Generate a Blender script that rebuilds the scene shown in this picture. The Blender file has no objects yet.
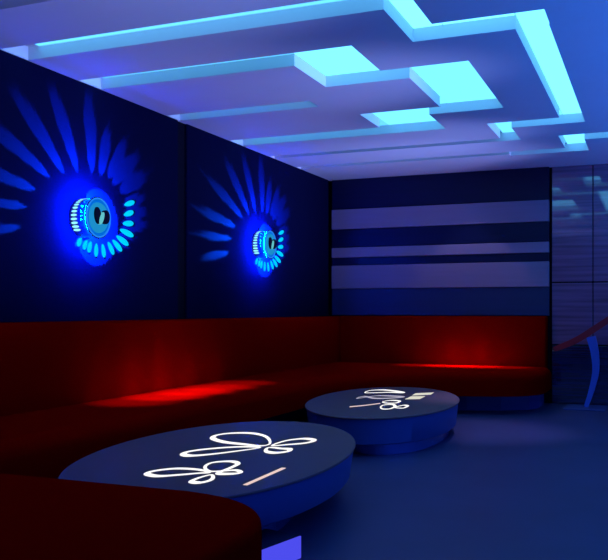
import bpy, bmesh, math, random
from mathutils import Vector, Matrix
random.seed(3)
SC = bpy.context.scene
COL = SC.collection
PI = math.pi

# ------------------------------------------------------------------ room dimensions (metres)
H = 1.10            # eye height
D = 10.23           # distance to the back wall
XL = -3.89          # left wall
XR = 3.2            # far right side of the room, out of the picture
Y0 = -2.5           # room behind the camera
CZ = 2.78           # underside of the dropped ceiling
CT = CZ + 0.09      # top of the recesses
YAW = math.radians(22.6)

# ------------------------------------------------------------------ materials
def lin(c):
    return tuple(((v / 255.0) / 12.92 if v / 255.0 <= 0.04045 else ((v / 255.0 + 0.055) / 1.055) ** 2.4) for v in c)

def mat(name, col, rough=0.5, metal=0.0, spec=0.5, coat=0.0, coat_rough=0.05, var=0.0, scale=20.0, bump=0.0, stretch=(1, 1, 1), emit=None, strength=0.0):
    m = bpy.data.materials.new(name)
    m.use_nodes = True
    nt = m.node_tree
    b = nt.nodes['Principled BSDF']
    b.inputs['Base Color'].default_value = (*col, 1)
    b.inputs['Roughness'].default_value = rough
    b.inputs['Metallic'].default_value = metal
    b.inputs['Specular IOR Level'].default_value = spec
    b.inputs['Coat Weight'].default_value = coat
    b.inputs['Coat Roughness'].default_value = coat_rough
    b.inputs['Coat IOR'].default_value = 2.0
    if emit is not None:
        b.inputs['Emission Color'].default_value = (*emit, 1)
        b.inputs['Emission Strength'].default_value = strength
    if var > 0 or bump > 0:
        tc = nt.nodes.new('ShaderNodeTexCoord')
        mp = nt.nodes.new('ShaderNodeMapping')
        mp.inputs['Scale'].default_value = stretch
        nt.links.new(tc.outputs['Object'], mp.inputs['Vector'])
        nz = nt.nodes.new('ShaderNodeTexNoise')
        nz.inputs['Scale'].default_value = scale
        nz.inputs['Detail'].default_value = 5
        nt.links.new(mp.outputs['Vector'], nz.inputs['Vector'])
        if var > 0:
            rp = nt.nodes.new('ShaderNodeValToRGB')
            rp.color_ramp.elements[0].position = 0.3
            rp.color_ramp.elements[1].position = 0.7
            rp.color_ramp.elements[0].color = (*[c * (1 - var) for c in col], 1)
            rp.color_ramp.elements[1].color = (*[min(1, c * (1 + var)) for c in col], 1)
            nt.links.new(nz.outputs['Fac'], rp.inputs['Fac'])
            nt.links.new(rp.outputs['Color'], b.inputs['Base Color'])
        if bump > 0:
            bp = nt.nodes.new('ShaderNodeBump')
            bp.inputs['Strength'].default_value = bump
            bp.inputs['Distance'].default_value = 0.01
            nt.links.new(nz.outputs['Fac'], bp.inputs['Height'])
            nt.links.new(bp.outputs['Normal'], b.inputs['Normal'])
    return m

def emitter(name, col, strength):
    m = bpy.data.materials.new(name)
    m.use_nodes = True
    nt = m.node_tree
    nt.nodes.clear()
    o = nt.nodes.new('ShaderNodeOutputMaterial')
    e = nt.nodes.new('ShaderNodeEmission')
    e.inputs['Color'].default_value = (*col, 1)
    e.inputs['Strength'].default_value = strength
    nt.links.new(e.outputs[0], o.inputs['Surface'])
    return m

CYAN = (0.11, 0.52, 1.0)
M = dict(
    ceiling=mat('painted_plaster', (0.72, 0.72, 0.74), 0.75, spec=0.2, var=0.015, scale=3),
    floor=mat('dark_blue_floor', (0.060, 0.056, 0.135), 0.42, spec=0.35, var=0.10, scale=1.6, bump=0.02),
    wall=mat('dark_wall', (0.002, 0.002, 0.010), 0.9, spec=0.1),
    fabric=mat('navy_wall_fabric', (0.002, 0.003, 0.021), 0.9, spec=0.02, var=0.06, scale=60, bump=0.05),
    board_light=mat('lavender_board', (0.31, 0.235, 0.33), 0.45, spec=0.3, var=0.03, scale=4, stretch=(0.4, 1, 6)),
    board_dark=mat('midnight_board', (0.005, 0.008, 0.045), 0.35, spec=0.25, var=0.08, scale=4, stretch=(0.4, 1, 6)),
    board_navy=mat('navy_board', (0.022, 0.038, 0.11), 0.4, spec=0.4, var=0.05, scale=4, stretch=(0.4, 1, 6)),
    gloss=mat('lacquered_panel', (0.29, 0.11, 0.20), 0.35, spec=0.5, coat=1.0, coat_rough=0.02, var=0.35, scale=3.0, stretch=(0.35, 1, 9)),
    gloss_dark=mat('dark_lacquer', (0.015, 0.016, 0.07), 0.25, spec=0.5, coat=0.5, var=0.25, scale=3, stretch=(0.3, 1, 10)),
    red=mat('red_upholstery', (0.36, 0.001, 0.0005), 0.9, spec=0.0, var=0.04, scale=35, bump=0.04),
    plinth=mat('blue_plinth', (0.03, 0.06, 0.25), 0.35, spec=0.4),
    tabletop=mat('blue_glass_top', (0.20, 0.105, 0.112), 0.5, spec=0.15, var=0.03, scale=5),
    drum=mat('blue_metal_drum', (0.07, 0.15, 0.45), 0.5, metal=0.4, spec=0.5),
    pedestal=mat('blue_metal_pedestal', (0.12, 0.2, 0.6), 0.2, metal=0.6),
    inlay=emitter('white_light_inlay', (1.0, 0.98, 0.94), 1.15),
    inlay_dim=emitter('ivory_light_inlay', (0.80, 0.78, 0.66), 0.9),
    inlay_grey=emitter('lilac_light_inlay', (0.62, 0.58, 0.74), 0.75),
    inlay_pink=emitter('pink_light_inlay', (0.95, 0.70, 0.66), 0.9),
    shell=mat('lamp_aluminium', (0.03, 0.05, 0.09), 0.4, metal=0.3),
    plate=mat('lamp_reflector', (0.05, 0.09, 0.12), 0.5, metal=0.2),
    socket=mat('lamp_socket', (0.004, 0.003, 0.015), 0.5, spec=0.1),
    ringlight=emitter('lamp_ring_glow', (0.02, 0.24, 0.9), 1.0),
    lens=emitter('lamp_led_lens', (0.012, 0.27, 0.60), 1.0),
    face=emitter('lamp_face_glow', (0.0, 0.14, 0.72), 1.0),
    glow=emitter('back_glow', (0.0, 0.020, 1.0), 4300.0),
    chip=emitter('lamp_chip_glow', (0.12, 0.55, 0.60), 1.0),
    petal=emitter('petal_cyan_glow', (0.0, 0.66, 1.0), 1.0),
    petal_pale=emitter('petal_pale_glow', (0.30, 0.92, 1.0), 1.1),
    rail=mat('red_handrail', (0.45, 0.010, 0.02), 0.5),
    steel=mat('blue_steel', (0.08, 0.16, 0.62), 0.4, metal=0.1),
    baseplate=mat('navy_steel', (0.05, 0.075, 0.25), 0.45),
    lightbox=emitter('lavender_light_panel', (0.075, 0.075, 0.86), 1.0),
    housing=mat('dark_housing', (0.008, 0.010, 0.05), 0.5),
)
def cyan(strength):
    return emitter('cyan_led_panel', CYAN, strength)

# ------------------------------------------------------------------ helpers
def link(name, bm, m, parent=None, smooth=False, loc=(0, 0, 0)):
    me = bpy.data.meshes.new(name)
    bmesh.ops.recalc_face_normals(bm, faces=bm.faces)
    bm.to_mesh(me)
    bm.free()
    if smooth:
        for p in me.polygons:
            p.use_smooth = True
    me.materials.append(m)
    o = bpy.data.objects.new(name, me)
    COL.objects.link(o)
    o.location = loc
    if parent is not None:
        o.parent = parent
    return o

def soften(o, angle=35):
    for p in o.data.polygons:
        p.use_smooth = True
    o.data.set_sharp_from_angle(angle=math.radians(angle))
    return o

def tag(o, label, cat, group=None, kind=None):
    o['label'] = label
    o['category'] = cat
    if group: o['group'] = group
    if kind: o['kind'] = kind
    return o

def thing(name, label, cat, loc=(0, 0, 0), group=None):
    o = bpy.data.objects.new(name, None)
    o.empty_display_size = 0.1
    COL.objects.link(o)
    o.location = loc
    return tag(o, label, cat, group)

def structure(o, label=None, cat=None):
    o['kind'] = 'structure'
    if label: o['label'] = label
    if cat: o['category'] = cat
    return o

def box(bm, x0, x1, y0, y1, z0, z1, bev=0.0):
    b2 = bmesh.new()
    vs = [b2.verts.new((x, y, z)) for z in (z0, z1) for y in (y0, y1) for x in (x0, x1)]
    for f in ((0, 1, 3, 2), (4, 5, 7, 6), (0, 1, 5, 4), (2, 3, 7, 6), (0, 2, 6, 4), (1, 3, 7, 5)):
        b2.faces.new([vs[i] for i in f])
    bmesh.ops.recalc_face_normals(b2, faces=b2.faces)
    if bev > 0:
        bmesh.ops.bevel(b2, geom=list(b2.edges), offset=bev, segments=4, affect='EDGES', profile=0.5)
    me = bpy.data.meshes.new('tmp')
    b2.to_mesh(me); b2.free()
    bm.from_mesh(me)
    bpy.data.meshes.remove(me)
    return bm

def prism(bm, pts, z0, z1, bev=0.0, seg=6, bev_bottom=False):
    """extrude a plan outline, rounding the top edge"""
    b2 = bmesh.new()
    lo = [b2.verts.new((x, y, z0)) for x, y in pts]
    hi = [b2.verts.new((x, y, z1)) for x, y in pts]
    n = len(pts)
    b2.faces.new(lo[::-1])
    top = b2.faces.new(hi)
    for i in range(n):
        j = (i + 1) % n
        b2.faces.new((lo[i], lo[j], hi[j], hi[i]))
    bmesh.ops.recalc_face_normals(b2, faces=b2.faces)
    if bev > 0:
        es = list(top.edges)
        if bev_bottom:
            es += [e for e in b2.edges if e.verts[0].co.z == z0 and e.verts[1].co.z == z0]
        bmesh.ops.bevel(b2, geom=es, offset=bev, segments=seg, affect='EDGES', profile=0.5)
    me = bpy.data.meshes.new('tmp')
    b2.to_mesh(me); b2.free()
    bm.from_mesh(me)
    bpy.data.meshes.remove(me)
    return bm

def fillet(pts, radii, seg=10):
    """round the corners of a polygon"""
    out = []
    n = len(pts)
    for i in range(n):
        p, r = Vector(pts[i]), radii[i]
        if r <= 0:
            out.append(tuple(p)); continue
        a, b = (Vector(pts[i - 1]) - p), (Vector(pts[(i + 1) % n]) - p)
        ang = a.angle(b)
        t = min(r / math.tan(ang / 2), a.length * 0.49, b.length * 0.49)
        p0, p1 = p + a.normalized() * t, p + b.normalized() * t
        for k in range(seg + 1):
            s = k / seg
            out.append(tuple((1 - s) ** 2 * p0 + 2 * s * (1 - s) * (p * 0.82 + (p0 + p1) * 0.09) + s * s * p1))
    return out

def catmull(pts, n=8, closed=False):
    P = [Vector(p) for p in pts]
    out = []
    m = len(P)
    rng = range(m) if closed else range(m - 1)
    for i in rng:
        if closed:
            p0, p1, p2, p3 = P[i - 1], P[i], P[(i + 1) % m], P[(i + 2) % m]
        else:
            p0, p1, p2, p3 = P[max(i - 1, 0)], P[i], P[i + 1], P[min(i + 2, m - 1)]
        for k in range(n):
            t = k / n
            out.append(0.5 * ((2 * p1) + (-p0 + p2) * t + (2 * p0 - 5 * p1 + 4 * p2 - p3) * t * t + (-p0 + 3 * p1 - 3 * p2 + p3) * t ** 3))
    if not closed:
        out.append(P[-1])
    return out

# ------------------------------------------------------------------ floor and walls
bm = box(bmesh.new(), XL - 0.1, XR, Y0, D + 0.2, -0.1, 0.0)
structure(link('floor', bm, M['floor']), 'dark blue polished floor of the lounge', 'floor')
bm = box(bmesh.new(), XL - 0.14, XL - 0.03, Y0, D + 0.2, 0.0, CZ + 0.2)
structure(link('wall_left', bm, M['wall']), 'near-black left wall behind the fabric panels', 'wall')
bm = box(bmesh.new(), XL - 0.14, XR, D + 0.06, D + 0.2, 0.0, CZ + 0.2)
structure(link('wall_back', bm, M['wall']), 'dark back wall behind the boards', 'wall')

# ------------------------------------------------------------------ dropped ceiling with its sunken light channels
OPEN = [  # x0, x1, y0, y1 of every opening
    (XL, -1.30, 3.40, 3.70),
    (XL, -1.21, 4.26, 4.52), (-1.40, -1.21, 4.26, 5.14), (-1.40, -0.57, 4.86, 5.14), (-0.77, -0.575, 4.86, 7.91),
    (-1.40, -0.575, 7.65, 7.91), (-1.40, -1.22, 7.65, 8.50), (XL, -1.22, 8.36, 8.50),
    (-0.86, -0.64, 8.44, 9.33), (-0.64, 1.2, 8.44, 8.72), (-1.45, -0.64, 9.10, 9.33), (XL, -0.86, 9.12, 9.25),
    (XL, -2.29, 5.06, 5.33), (-2.29, -1.78, 5.06, 5.93), (-1.80, -1.62, 5.67, 5.93), (-1.64, -1.16, 5.67, 7.10),
    (-2.34, -1.60, 6.86, 7.10), (-2.34, -1.79, 6.86, 7.72), (XL, -2.30, 7.43, 7.72),
    (XL, -2.565, 6.27, 6.48),
]
xs = sorted({round(v, 4) for o in OPEN for v in o[:2]} | {XL - 0.03, XR})
ys = sorted({round(v, 4) for o in OPEN for v in o[2:]} | {Y0, D + 0.06})
def is_open(cx, cy):
    return any(a < cx < b and c < cy < d for a, b, c, d in OPEN)
nx, ny = len(xs) - 1, len(ys) - 1
G = [[is_open((xs[i] + xs[i + 1]) / 2, (ys[j] + ys[j + 1]) / 2) for j in range(ny)] for i in range(nx)]
bm = bmesh.new()
def quad(*p):
    bm.faces.new([bm.verts.new(q) for q in p])
for i in range(nx):
    for j in range(ny):
        z = CT if G[i][j] else CZ
        x0, x1, y0, y1 = xs[i], xs[i + 1], ys[j], ys[j + 1]
        quad((x0, y0, z), (x0, y1, z), (x1, y1, z), (x1, y0, z))
        if i + 1 < nx and G[i][j] != G[i + 1][j]:
            quad((x1, y0, CZ), (x1, y1, CZ), (x1, y1, CT), (x1, y0, CT))
        if j + 1 < ny and G[i][j] != G[i][j + 1]:
            quad((x0, y1, CZ), (x1, y1, CZ), (x1, y1, CT), (x0, y1, CT))
quad((xs[0], Y0, CZ), (xs[-1], Y0, CZ), (xs[-1], Y0, CT + 0.1), (xs[0], Y0, CT + 0.1))
quad((xs[-1], Y0, CZ), (xs[-1], ys[-1], CZ), (xs[-1], ys[-1], CT + 0.1), (xs[-1], Y0, CT + 0.1))
for i in range(nx):   # the left end of every channel closes on the wall
    pass
for j in range(ny):
    quad((xs[0], ys[j], CZ), (xs[0], ys[j + 1], CZ), (xs[0], ys[j + 1], CT + 0.1), (xs[0], ys[j], CT + 0.1))
quad((xs[0], Y0, CT + 0.1), (xs[-1], Y0, CT + 0.1), (xs[-1], ys[-1], CT + 0.1), (xs[0], ys[-1], CT + 0.1))
bmesh.ops.remove_doubles(bm, verts=bm.verts, dist=1e-4)
me = bpy.data.meshes.new('ceiling'); bm.to_mesh(me); bm.free()
me.materials.append(M['ceiling'])
o = bpy.data.objects.new('ceiling', me); COL.objects.link(o)
structure(o, 'white dropped ceiling with sunken light channels', 'ceiling')

def cove(label, rects):
    t = thing('ceiling_light', label, 'ceiling light', (rects[0][0], rects[0][2], CT), 'glowing light channels sunk in the ceiling')
    for x0, x1, y0, y1, s in rects:
        b = box(bmesh.new(), x0 + .004, x1 - .004, y0 + .004, y1 - .004, CT - 0.008, CT - 0.001)
        bmesh.ops.translate(b, verts=b.verts, vec=-Vector(t.location))
        link('led_panel', b, cyan(s), t)
    return t
cove('long cyan light channel stepping along the right side of the ceiling to an angular hook', [
    (-3.80, -1.40, 4.26, 4.52, 1.8), (-1.40, -1.21, 4.26, 5.14, 2.9), (-1.21, -0.77, 4.86, 5.14, 2.9), (-0.77, -0.575, 4.86, 7.91, 2.7),
    (-1.22, -0.77, 7.65, 7.91, 2.2), (-1.40, -1.22, 7.65, 8.50, 2.0), (-3.6, -1.405, 8.36, 8.50, 0.35)])
cove('short dim blue ceiling slot ending in mid-ceiling, the only one with no bright bay', [(-3.85, -2.565, 6.27, 6.48, 1.0)])
cove('zigzag cyan light channel with three wide glowing bays in the middle of the ceiling', [
    (-3.87, -2.29, 5.06, 5.33, 1.5), (-2.29, -1.78, 5.06, 5.93, 2.5), (-1.78, -1.64, 5.67, 5.93, 2.2), (-1.64, -1.16, 5.67, 7.10, 2.2),
    (-2.34, -1.64, 6.86, 7.10, 2.2), (-2.34, -1.79, 7.10, 7.72, 2.2), (-3.85, -2.34, 7.43, 7.72, 1.5)])
cove('smallest and farthest cyan light channel, by the back wall above the glossy panels', [
    (-0.86, -0.64, 8.44, 9.33, 2.4), (-0.64, 1.2, 8.44, 8.72, 1.8), (-1.45, -0.86, 9.12, 9.25, 1.3), (-3.5, -1.45, 9.12, 9.25, 0.35)])

# ------------------------------------------------------------------ left wall: two fabric panels
bm = box(bmesh.new(), XL - 0.03, XL, Y0 + 0.2, 6.45, 1.0, CZ - 0.002, 0.008)
o = link('wall_panel', bm, M['fabric']); structure(o)
tag(o, 'dark navy fabric wall panel behind the larger spiral lamp', 'wall panel', 'fabric panels on the left wall')
bm = box(bmesh.new(), XL - 0.03, XL, 6.61, D - 0.06, 1.0, CZ - 0.002, 0.008)
o = link('wall_panel', bm, M['fabric']); structure(o)
tag(o, 'dark navy fabric wall panel behind the smaller, farther spiral lamp', 'wall panel', 'fabric panels on the left wall')

# ------------------------------------------------------------------ back wall: striped boards
XB = -1.146
t = thing('wall_cladding', 'striped wall cladding of lavender and midnight boards above the red sofa back', 'wall cladding', ((XL + XB) / 2, D, 1.03))
def board(name, z0, z1, m, proud, lab=None):
    b = box(bmesh.new(), XL + 0.03, XB, D - proud, D + 0.058, z0, z1, 0.004)
    bmesh.ops.translate(b, verts=b.verts, vec=-Vector(t.location))
    o = link(name, b, m, t)
    if lab: o['label'] = lab
zs = [1.032, 1.375, 1.67, 1.775, 1.90, 2.14, 2.392, CZ - 0.002]
board('board', zs[0] + .002, zs[1] - .003, M['board_navy'], 0.012, 'dark blue board')
board('board', zs[1], zs[2], M['board_light'], 0.03, 'lavender board')
board('board', zs[2] + .003, zs[3] - .003, M['board_dark'], 0.012, 'midnight board')
board('board', zs[3], zs[4], M['board_light'], 0.03, 'lavender board')
board('board', zs[4] + .003, zs[5] - .003, M['board_dark'], 0.012, 'midnight board')
board('board', zs[5], zs[6], M['board_light'], 0.03, 'lavender board')
board('board', zs[6] + .003, zs[7], M['board_dark'], 0.012, 'midnight board')

# ------------------------------------------------------------------ right of it: lacquered panels
t = thing('panel_cladding', 'glossy lacquered wall panels reflecting ceiling lights, behind the handrail', 'wall cladding', (0.2, D + 0.06, 0.0))
def gpanel(name, x0, x1, z0, z1, m):
    b = box(bmesh.new(), x0, x1, D + 0.03, D + 0.058, z0, z1, 0.004)
    bmesh.ops.translate(b, verts=b.verts, vec=-Vector(t.location))
    link(name, b, m, t)
for x0, x1 in ((XB + 0.03, -0.665), (-0.655, 0.25), (0.26, 1.2)):
    gpanel('panel', x0, x1, 0.70, 1.415, M['gloss'])
    gpanel('panel', x0, x1, 1.43, CZ - 0.002, M['gloss'])
gpanel('dado_board', XB + 0.03, 1.2, 0.002, 0.685, M['gloss_dark'])

# ------------------------------------------------------------------ red banquette
SZ = 0.45
FX = -2.97
curve = [(-2.97, 7.75), (-2.90, 8.20), (-2.72, 8.46), (-2.45, 8.60), (-2.05, 8.70), (-1.70, 8.80), (-1.38, 8.91), (-1.20, 9.08), (-1.11, 9.32), (-1.095, 9.6)]
front = [(v.x, v.y) for v in catmull([(FX, 7.2, 0)] + [(x, y, 0) for x, y in curve], 6)]
plan = [(XL + 0.01, 1.35), (FX, 1.35), (FX, 4.0)] + front + [(-1.095, D - 0.21), (XL + 0.21, D - 0.21), (XL + 0.01, D - 0.21)]
sofa = thing('banquette_sofa', 'long red L-shaped banquette sofa against the left wall and the striped boards', 'sofa', (-3.2, 8.0, 0))
def child(name, b, m, parent, smooth=False):
    bmesh.ops.translate(b, verts=b.verts, vec=-Vector(parent.location))
    o = link(name, b, m, parent)
    if smooth: soften(o, 40)
    return o
child('seat', prism(bmesh.new(), plan, 0.2, SZ, 0.10, 8), M['red'], sofa, True)
child('backrest', box(bmesh.new(), XL + 0.002, XL + 0.20, 1.35, D - 0.0, SZ - 0.06, 1.02, 0.018), M['red'], sofa, True)
child('backrest', box(bmesh.new(), XL + 0.205, -1.16, D - 0.20, D - 0.002, SZ - 0.06, 1.026, 0.018), M['red'], sofa, True)
pl = [(XL + 0.05, 1.4), (-3.35, 1.4), (-3.35, 8.7), (-3.0, 9.05), (-2.4, 9.13), (-1.9, 9.19), (-1.55, 9.32), (-1.28, 9.52), (-1.2, 9.75), (-1.2, D - .03), (XL + 0.05, D - .03)]
child('plinth', prism(bmesh.new(), pl, 0.001, 0.205), M['plinth'], sofa)

# foreground section with the rounded end
near = thing('banquette_sofa', 'dark red sofa end with a rounded corner in front of the nearer oval table', 'sofa', (-2.0, 2.0, 0))
np_ = fillet([(FX + 0.006, 1.35), (-1.095, 1.35), (-1.095, 2.665), (FX + 0.006, 2.665)], [0, 0.05, 0.46, 0.0], 14)
child('seat', prism(bmesh.new(), np_, 0.2, SZ, 0.035, 5), M['red'], near, True)
pn = fillet([(FX + 0.006, 1.4), (-1.3, 1.4), (-1.3, 2.4), (FX + 0.006, 2.4)], [0, 0.05, 0.4, 0.0], 10)
child('plinth', prism(bmesh.new(), pn, 0.001, 0.205), M['plinth'], near)

# ------------------------------------------------------------------ oval drum tables
def oval(cx, cy, a, b, rot, n=96, k=1.0):
    out = []
    for i in range(n):
        p = 2 * PI * i / n
        x, y = a * k * math.cos(p), b * k * math.sin(p)
        out.append((cx + x * math.cos(rot) - y * math.sin(rot), cy + x * math.sin(rot) + y * math.cos(rot)))
    return out

def loft(bm, rings, cap=True):
    R = [[bm.verts.new(p) for p in r] for r in rings]
    n = len(R[0])
    for q in range(len(R) - 1):
        for i in range(n):
            j = (i + 1) % n
            bm.faces.new((R[q][i], R[q][j], R[q + 1][j], R[q + 1][i]))
    if cap:
        bm.faces.new(R[0][::-1]); bm.faces.new(R[-1])
    return bm

def ribbon(bm, pts, wx, wy, z, closed, flare=None):
    """flat inlay strip lying on the table; pen is wx by wy"""
    C = catmull([(x, y, 0) for x, y in pts], 7, closed)
    n = len(C)
    L, R = [], []
    for i in range(n):
        a = C[i - 1] if (closed or i > 0) else C[i]
        b = C[(i + 1) % n] if (closed or i < n - 1) else C[i]
        d = (b - a)
        if d.length < 1e-6: d = Vector((1, 0, 0))
        d.normalize()
        nrm = Vector((-d.y * wx, d.x * wy, 0)) * 0.5
        if flare: nrm *= flare(i / max(1, n - 1))
        L.append(C[i] + nrm); R.append(C[i] - nrm)
    top_l = [bm.verts.new((p.x, p.y, z + .0015)) for p in L]
    top_r = [bm.verts.new((p.x, p.y, z + .0015)) for p in R]
    bl = [bm.verts.new((p.x, p.y, z)) for p in L]
    br = [bm.verts.new((p.x, p.y, z)) for p in R]
    for i in range(n if closed else n - 1):
        j = (i + 1) % n
        bm.faces.new((top_l[i], top_l[j], top_r[j], top_r[i]))
        bm.faces.new((top_l[i], top_l[j], bl[j], bl[i]))
        bm.faces.new((top_r[i], top_r[j], br[j], br[i]))
    if not closed:
        bm.faces.new((top_l[0], top_r[0], br[0], bl[0])); bm.faces.new((top_l[-1], top_r[-1], br[-1], bl[-1]))
    return bm

def sight(u, v, z):
    """where a point of the picture lies on a level surface at height z"""
    zc = 843.0 * (H - z) / (v - 310.0)
    la = (u - 304.0) / 843.0 * zc
    return (-math.sin(YAW) * zc + math.cos(YAW) * la, math.cos(YAW) * zc + math.sin(YAW) * la)

def table(label, cx, cy, a, b, rot, T, zb, ped):
    t = thing('coffee_table', label, 'table', (cx, cy, 0), 'oval drum coffee tables')
    def ring(k, z): return [(x, y, z) for x, y in oval(cx, cy, a, b, rot, 96, k)]
    child('tabletop', loft(bmesh.new(), [ring(0.99, T - .014), ring(1.0, T - .010), ring(1.0, T - .003), ring(0.997, T)]), M['tabletop'], t, True)
    child('drum', loft(bmesh.new(), [ring(0.90, zb), ring(0.945, zb + .004), ring(0.955, zb + .012), ring(0.985, T - .016), ring(0.98, T - .0135)]), M['drum'], t, True)
    px, py, pa, pb = ped
    child('pedestal', loft(bmesh.new(), [[(x, y, z) for x, y in oval(px, py, pa, pb, rot, 64, k)] for z, k in ((0.001, 1.0), (zb + .006, 1.0))]), M['pedestal'], t, True)
    return t

T1, T2 = 0.33, 0.30
tab1 = table('larger oval drum table by the dark sofa end, with two glowing butterfly shapes', -2.165, 4.08, 0.68, 1.28, math.radians(8), T1, 0.15, (-2.12, 3.85, 0.385, 0.85))
tab2 = table('farther oval drum table before the striped wall, with overlapping glowing loops and two short bars', -2.22, 7.20, 0.65, 1.30, math.radians(8), T2, 0.085, (-2.12, 7.2, 0.45, 1.1))

def inlay(parent, T, loops, org, sc, m, wx, wy, closed=True, name='light_inlay'):  # emissive strips drawn flat on the tabletop
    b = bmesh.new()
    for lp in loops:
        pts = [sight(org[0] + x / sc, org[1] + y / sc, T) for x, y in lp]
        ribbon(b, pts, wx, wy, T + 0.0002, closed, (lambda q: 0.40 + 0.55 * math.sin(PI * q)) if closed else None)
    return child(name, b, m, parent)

S1 = ((130, 420), 3.04)
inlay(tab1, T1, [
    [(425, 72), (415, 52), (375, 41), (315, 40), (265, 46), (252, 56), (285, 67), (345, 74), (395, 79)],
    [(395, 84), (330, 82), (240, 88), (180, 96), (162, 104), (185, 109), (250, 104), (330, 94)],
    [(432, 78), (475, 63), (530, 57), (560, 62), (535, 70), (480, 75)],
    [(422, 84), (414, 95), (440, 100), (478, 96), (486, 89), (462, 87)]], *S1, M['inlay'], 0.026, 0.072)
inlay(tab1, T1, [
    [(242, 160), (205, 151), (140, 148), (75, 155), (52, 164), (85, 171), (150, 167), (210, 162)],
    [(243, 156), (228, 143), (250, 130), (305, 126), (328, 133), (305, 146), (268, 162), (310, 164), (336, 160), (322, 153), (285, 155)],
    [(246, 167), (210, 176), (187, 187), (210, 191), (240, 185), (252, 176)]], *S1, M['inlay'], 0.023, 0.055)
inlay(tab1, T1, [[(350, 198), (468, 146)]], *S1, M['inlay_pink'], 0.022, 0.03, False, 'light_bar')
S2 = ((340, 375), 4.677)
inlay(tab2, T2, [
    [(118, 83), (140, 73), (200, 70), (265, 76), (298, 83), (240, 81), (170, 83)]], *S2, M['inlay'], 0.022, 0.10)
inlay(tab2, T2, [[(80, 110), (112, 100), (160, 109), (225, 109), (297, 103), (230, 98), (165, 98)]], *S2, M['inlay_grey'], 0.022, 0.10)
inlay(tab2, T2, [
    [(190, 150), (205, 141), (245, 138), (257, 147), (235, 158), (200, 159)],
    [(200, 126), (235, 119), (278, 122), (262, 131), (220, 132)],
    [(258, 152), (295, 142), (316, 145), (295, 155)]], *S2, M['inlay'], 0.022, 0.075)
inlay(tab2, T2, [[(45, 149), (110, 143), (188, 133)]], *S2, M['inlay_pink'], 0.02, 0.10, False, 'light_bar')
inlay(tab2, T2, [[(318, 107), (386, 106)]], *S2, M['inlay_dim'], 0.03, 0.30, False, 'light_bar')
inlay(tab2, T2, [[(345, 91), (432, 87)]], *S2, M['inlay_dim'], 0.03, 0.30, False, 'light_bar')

# ------------------------------------------------------------------ box made up for a bright patch on the floor by the near table
t = thing('floor_light', 'glowing violet-blue light box on the floor under the nearer oval table', 'floor light', (-1.6, 3.05, 0))
child('housing', prism(bmesh.new(), [(-1.452, 3.44), (-1.64, 3.485), (-1.80, 2.79), (-1.612, 2.75)], 0.001, 0.102), M['housing'], t)
child('light_panel', prism(bmesh.new(), [(-1.445, 3.438), (-1.4515, 3.4395), (-1.6105, 2.754), (-1.604, 2.7525)], 0.003, 0.100), M['lightbox'], t)

# ------------------------------------------------------------------ handrail at the right
t = thing('handrail', 'red sloping handrail on a curved blue steel post by the glossy panels', 'handrail', (-0.7, 9.95, 0))
def sweep_flat(bm, pts, wa, wb, axis_a, yv):
    """sweep a rectangle wa (in x-z plane, across the path) by wb (along y)"""
    R = []
    n = len(pts)
    for i, p in enumerate(pts):
        d = (pts[min(i + 1, n - 1)] - pts[max(i - 1, 0)]).normalized()
        s = Vector((d.z, 0, -d.x))
        w = wa(i / (n - 1)) if callable(wa) else wa
        R.append([p + s * w / 2 + Vector((0, wb / 2, 0)), p + s * w / 2 - Vector((0, wb / 2, 0)), p - s * w / 2 - Vector((0, wb / 2, 0)), p - s * w / 2 + Vector((0, wb / 2, 0))])
    return loft(bm, R)
ry = 9.95
path = catmull([(-1.06, ry, 0.655), (-0.98, ry, 0.685), (-0.80, ry, 0.77), (-0.60, ry, 0.905), (-0.45, ry, 1.01), (0.1, ry, 1.40)], 6)
child('rail', sweep_flat(bmesh.new(), path, lambda s: 0.05 + 0.02 * min(1, s * 3), 0.07, 'z', ry), M['rail'], t, True)
post = catmull([(-0.715, ry, 0.012), (-0.655, ry, 0.20), (-0.61, ry, 0.42), (-0.62, ry, 0.62), (-0.66, ry, 0.80)], 8)
child('post', sweep_flat(bmesh.new(), post, lambda s: 0.045 + 0.055 * s, 0.05, 'x', ry), M['steel'], t, True)
child('base_plate', box(bmesh.new(), -0.93, -0.50, 9.66, 10.17, 0.001, 0.014, 0.004), M['baseplate'], t)

# ------------------------------------------------------------------ spiral wall lamps
LR, LH, HL = 0.140, 0.150, 0.122   # shell radius, shell height, height of the bulb above the wall
def on_wall(u, v):
    a = (u - 304.0) / 843.0
    dx, dy = -math.sin(YAW) + math.cos(YAW) * a, math.cos(YAW) + math.sin(YAW) * a
    k = XL / dx
    return dy * k, H - (v - 310.0) / 843.0 * k
LY, LZ = 5.09, 1.772
RAYS = [  # streaks of light as they fall on the wall: inner end, outer end, half width at the wide part (degrees)
    ((124, 205), (142, 198), 5.0), ((124, 215), (146, 211), 5.0), ((123, 223), (145, 225), 5.0), ((120, 229.5), (135, 237), 4.5),
    ((116, 236), (129, 246), 4.5), ((112, 240), (121.5, 252), 4.6), ((107.5, 242), (113.5, 255), 4.8), ((102, 243), (104, 258), 5.0),
    ((96, 243), (95.5, 257), 5.2), ((91.5, 242), (89, 253), 5.2), ((86, 240), (82.5, 250), 5.2), ((80, 237), (75, 246), 5.2),
    ((120, 191), (147, 174), 5.2), ((112, 184), (138, 155), 5.2), ((108, 178), (126, 140), 5.2), ((100, 175), (108, 126), 5.6),
    ((91, 173), (87, 90), 6.0), ((77, 172), (49, 84), 5.8), ((64, 174), (10, 86), 5.0), ((50, 178), (-30, 110), 3.8),
    ((36, 190), (-50, 158), 3.0), ((26, 207), (-50, 196), 2.4), ((20, 227), (-40, 232), 2.2),
]
slots = []
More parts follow.
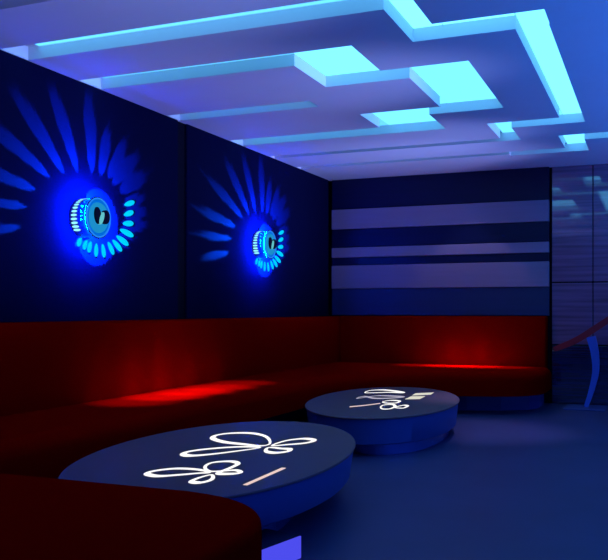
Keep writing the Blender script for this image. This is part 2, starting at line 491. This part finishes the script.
for (i, o_, hw) in RAYS:
    y1, z1 = on_wall(*i); y2, z2 = on_wall(*o_)
    p1, p2 = (y1 - LY, z1 - LZ), (y2 - LY, z2 - LZ)
    slots.append((math.atan2(p1[1], p1[0]), math.hypot(*p1), math.atan2(p2[1], p2[0]), math.hypot(*p2), math.radians(hw)))
def unwrap(a):
    return (a + PI) % (2 * PI) - PI
def in_slot(th, z):
    if z < HL * 0.995:
        r = LR * HL / (HL - z)
        for a1, r1, a2, r2, hw in slots:
            if r1 <= r <= r2:
                s = (math.log(r) - math.log(r1)) / (math.log(r2) - math.log(r1))
                a = a1 + unwrap(a2 - a1) * s
                w = hw * min(1.0, (max(0.0, s) / 0.22) ** 0.5, (max(0.0, 1 - s) / 0.30) ** 0.6)
                if abs(unwrap(th - a)) < w: return True
    # a low gap on the far side lets light spill on the wall beside the lamp
    r = LR * HL / (HL - z) if z < HL * 0.995 else 99
    if 0.16 < r < 0.16 + 0.30 * max(0.0, math.cos(th + 0.25)) ** 0.8:
        d = math.degrees(unwrap(th + 0.35))
        if -105 < d < 92: return True
    return False
PETALS = [  # lit slots of the spiral, drawn as emissive petals: inner end and outer end, and the half width in metres
    ((124, 205), (134, 202), .019), ((123.5, 215), (133, 212), .020), ((122.5, 223.5), (133, 223.5), .020), ((119.5, 229.5), (133, 236), .021),
    ((116, 236), (128, 245), .021), ((112, 240), (121.5, 251), .021), ((107.5, 242), (113.5, 254.5), .021), ((102, 244), (104, 257.5), .021),
    ((96, 243.5), (95.5, 256.8), .020), ((90.5, 241.5), (88, 252.5), .020), ((86.5, 240), (83, 249.5), .018),
    ((81, 238), (77, 246), .019),
]
def make_lamp(y, z, label, petals=None):
    t = thing('spiral_wall_lamp', label, 'wall lamp', (XL + 0.001, y, z), 'spiral lamps on the left wall')
    NT, NZ = 432, 84
    b = bmesh.new()
    cache = {}
    def vert(i, j):
        k = (i % NT, j)
        if k not in cache:
            th = 2 * PI * k[0] / NT
            cache[k] = b.verts.new((LH * j / NZ, LR * math.cos(th), LR * math.sin(th)))
        return cache[k]
    for i in range(NT):
        for j in range(NZ):
            if not in_slot(2 * PI * (i + .5) / NT, LH * (j + .5) / NZ):
                b.faces.new((vert(i, j), vert(i + 1, j), vert(i + 1, j + 1), vert(i, j + 1)))
    sh = link('shell', b, M['shell'], t, True)
    def disc_rings(spec, m, name, n=64, cap=True):
        bb = bmesh.new()
        loft(bb, [[(x, r * math.cos(2 * PI * i / n), r * math.sin(2 * PI * i / n)) for i in range(n)] for x, r in spec], cap)
        return link(name, bb, m, t, True)
    def torus(name, R0, r0, x0, m):
        bb = bmesh.new()
        n, k = 64, 10
        V = [[bb.verts.new((x0 + r0 * math.sin(2 * PI * j / k), (R0 + r0 * math.cos(2 * PI * j / k)) * math.cos(2 * PI * i / n), (R0 + r0 * math.cos(2 * PI * j / k)) * math.sin(2 * PI * i / n))) for j in range(k)] for i in range(n)]
        for i in range(n):
            for j in range(k):
                bb.faces.new((V[i][j], V[(i + 1) % n][j], V[(i + 1) % n][(j + 1) % k], V[i][(j + 1) % k]))
        return link(name, bb, m, t, True)
    disc_rings([(0.001, LR * .985), (0.004, LR * .985)], M['plate'], 'back_plate')
    F = LH + 0.001
    def ell(name, m, cy, cz, ry, rz, x0, x1, rot=0.0, n=40):
        bb = bmesh.new()
        ring = []
        for q in range(n):
            a = 2 * PI * q / n
            yy, zz = ry * math.cos(a), rz * math.sin(a)
            ring.append((cy + yy * math.cos(rot) - zz * math.sin(rot), cz + yy * math.sin(rot) + zz * math.cos(rot)))
        loft(bb, [[(x0, *p) for p in ring], [(x1, *p) for p in ring]])
        return link(name, bb, m, t)
    disc_rings([(F - .012, LR - .001), (F - .004, LR - .001), (F - .004, LR * .2)], M['face'], 'front_cover')
    disc_rings([(F - .004, LR * .80), (F + .008, LR * .77), (F + .012, LR * .70), (F + .006, LR * .40)], M['lens'], 'lens_ring')
    torus('rim', LR, 0.006, LH + 0.001, M['ringlight'])
    ell('bulb_socket', M['socket'], -0.030, 0.012, 0.035, 0.062, F + .004, F + .022, 0.25)
    ell('bulb_socket', M['socket'], 0.058, 0.008, 0.046, 0.052, F + .004, F + .024, -0.3)
    ell('led_chip', M['chip'], 0.006, -0.005, 0.020, 0.050, F + .004, F + .027, -0.45)
    if petals:
        for p_in, p_out, hw in petals:
            y1, z1 = on_wall(*p_in); y2, z2 = on_wall(*p_out)
            a, bq = Vector((y1 - y, z1 - z)), Vector((y2 - y, z2 - z))
            d = (bq - a); nrm = Vector((-d.y, d.x)).normalized()
            outl = []
            for q in range(28):
                an = 2 * PI * q / 28
                u = 0.5 - 0.5 * math.cos(an)
                outl.append(a + d * u + nrm * math.sin(an) * hw * 1.2 * (0.75 + 0.35 * u))
            bb = bmesh.new()
            loft(bb, [[(0.001, v.x, v.y) for v in outl], [(0.005, v.x, v.y) for v in outl]])
            link('petal_lens', bb, M['petal'], t)
        for q in range(13):   # the rest of the lit slots, drawn as emissive petals on the shell
            th = math.radians(84 + q * 11.5)
            hl = 0.014 + 0.018 * q / 12
            mid = 0.040
            hw = math.radians(3.0 + 1.0 * q / 12)
            bb = bmesh.new()
            rings = []
            for rad in (LR - 0.001, LR + 0.003):
                rings.append([(mid + hl * math.cos(2 * PI * k / 24), rad * math.cos(th + hw * math.sin(2 * PI * k / 24)), rad * math.sin(th + hw * math.sin(2 * PI * k / 24))) for k in range(24)])
            loft(bb, rings)
            link('petal_lens', bb, M['petal_pale'], t)
    l = bpy.data.lights.new('lamp_led', 'POINT')
    l.color = (0.0, 0.075, 1.0)
    l.energy = 1500.0
    l.shadow_soft_size = 0.0015
    lo = bpy.data.objects.new('lamp_led', l)
    COL.objects.link(lo)
    lo.location = (HL, 0, 0)
    lo.parent = t
    bb = bmesh.new()
    n = 64
    def circ(x, rr): return [(x, rr * math.cos(2 * PI * k / n), rr * math.sin(2 * PI * k / n)) for k in range(n)]
    V = [[bb.verts.new(p) for p in circ(LH - .006, rr)] for rr in (LR + .001, LR + .012)]
    for k in range(n):
        bb.faces.new((V[0][k], V[0][(k + 1) % n], V[1][(k + 1) % n], V[1][k]))
    link('glow_ring', bb, M['glow'], t)  # added emissive ring that brightens the wall around the lamp
    disc_rings([(LH - .004, LR - .001), (LH - .004, LR + .014), (LH - .001, LR + .014), (LH - .001, LR - .001)], M['socket'], 'flange', cap=False)  # opaque cover added to hide the emissive ring from the front
    return t
lampA = make_lamp(LY, LZ, 'larger round spiral wall lamp throwing blue petal rays, nearer on the left wall', PETALS)
lampB = thing('spiral_wall_lamp', 'smaller-looking round spiral wall lamp throwing blue petal rays, nearer the room corner', 'wall lamp', (XL + 0.001, 8.06, 1.790), 'spiral lamps on the left wall')
for ch in list(lampA.children):
    c = ch.copy(); COL.objects.link(c); c.parent = lampB

# ------------------------------------------------------------------ lights
def aim(o, target):
    d = Vector(target) - Vector(o.location)
    o.rotation_euler = d.to_track_quat('-Z', 'Y').to_euler()
def spot(name, loc, target, energy, col, half, blend=1.0, size=0.03):
    l = bpy.data.lights.new(name, 'SPOT')
    l.energy = energy; l.color = col; l.spot_size = 2 * math.radians(half); l.spot_blend = blend; l.shadow_soft_size = size
    o = bpy.data.objects.new(name, l); COL.objects.link(o); o.location = loc; aim(o, target)
    return o
def area(name, loc, target, energy, col, sx, sy):
    l = bpy.data.lights.new(name, 'AREA')
    l.shape = 'RECTANGLE'; l.size = sx; l.size_y = sy; l.energy = energy; l.color = col
    o = bpy.data.objects.new(name, l); COL.objects.link(o); o.location = loc; aim(o, target)
    return o
WARM = (1.0, 0.22, 0.15)
for x, e in ((-2.55, 110), (-2.22, 420), (-1.92, 420), (-1.58, 110)):
    spot('downlight_back_seat', (x, 9.56, CZ - 0.03), (x, 9.74, SZ), e, WARM, 9.5, 1.0)
spot('downlight_boards', (-2.05, 9.78, CZ - 0.03), (-2.05, 9.82, SZ), 14, (0.6, 0.55, 1.0), 36, 0.3)
for y, e in ((5.05, 110), (5.45, 360), (5.85, 420), (6.25, 260), (6.70, 100)):
    spot('downlight_left_seat', (-3.17, y, CZ - 0.03), (-3.40, y, SZ), e, WARM, 9.5, 1.0)
spot('downlight_floor', (-1.25, 7.9, CZ - 0.03), (-1.42, 7.75, 0), 150, (0.40, 0.42, 1.0), 20, 1.0)
area('uplight_right', (1.5, 4.2, 0.7), (1.5, 4.2, 2.78), 230, (0.03, 0.19, 1.0), 1.2, 11.0)  # added unseen fill, brightens the right of the ceiling
area('side_glow', (2.9, 5.5, 0.8), (0.0, 5.5, 0.55), 30, (0.02, 0.13, 1.0), 8.0, 0.8)  # added unseen fill for the table drums and the floor
for y in (1.2, 3.4, 5.6, 7.8, 8.8):
    spot('uplight_side', (1.6, y, 1.06), (-3.2, y + 0.4, 2.45), 900, (0.26, 0.34, 1.0), 19, 1.0, 0.15)  # added unseen fill spots that even out the ceiling

w = bpy.data.worlds.new('World'); SC.world = w
w.use_nodes = True
bg = w.node_tree.nodes['Background']
bg.inputs['Color'].default_value = (0.05, 0.11, 1.0, 1)
bg.inputs['Strength'].default_value = 0.06

# ------------------------------------------------------------------ camera
cd = bpy.data.cameras.new('camera')
cam = bpy.data.objects.new('camera', cd); COL.objects.link(cam)
cam.location = (0, 0, H)
cam.rotation_euler = (PI / 2, 0, YAW)
cd.sensor_fit = 'HORIZONTAL'
cd.sensor_width = 36.0
cd.lens = 36.0 * 843.0 / 608.0
cd.shift_y = (310.0 - 280.0) / 608.0
cd.clip_start = 0.05
SC.camera = cam
SC.view_settings.view_transform = 'Standard'
SC.view_settings.look = 'None'
SC.view_settings.exposure = 0.0
SC.view_settings.gamma = 1.0
SC.view_settings.use_curve_mapping = False
SC.cycles.use_denoising = True
SC.cycles.max_bounces = 8
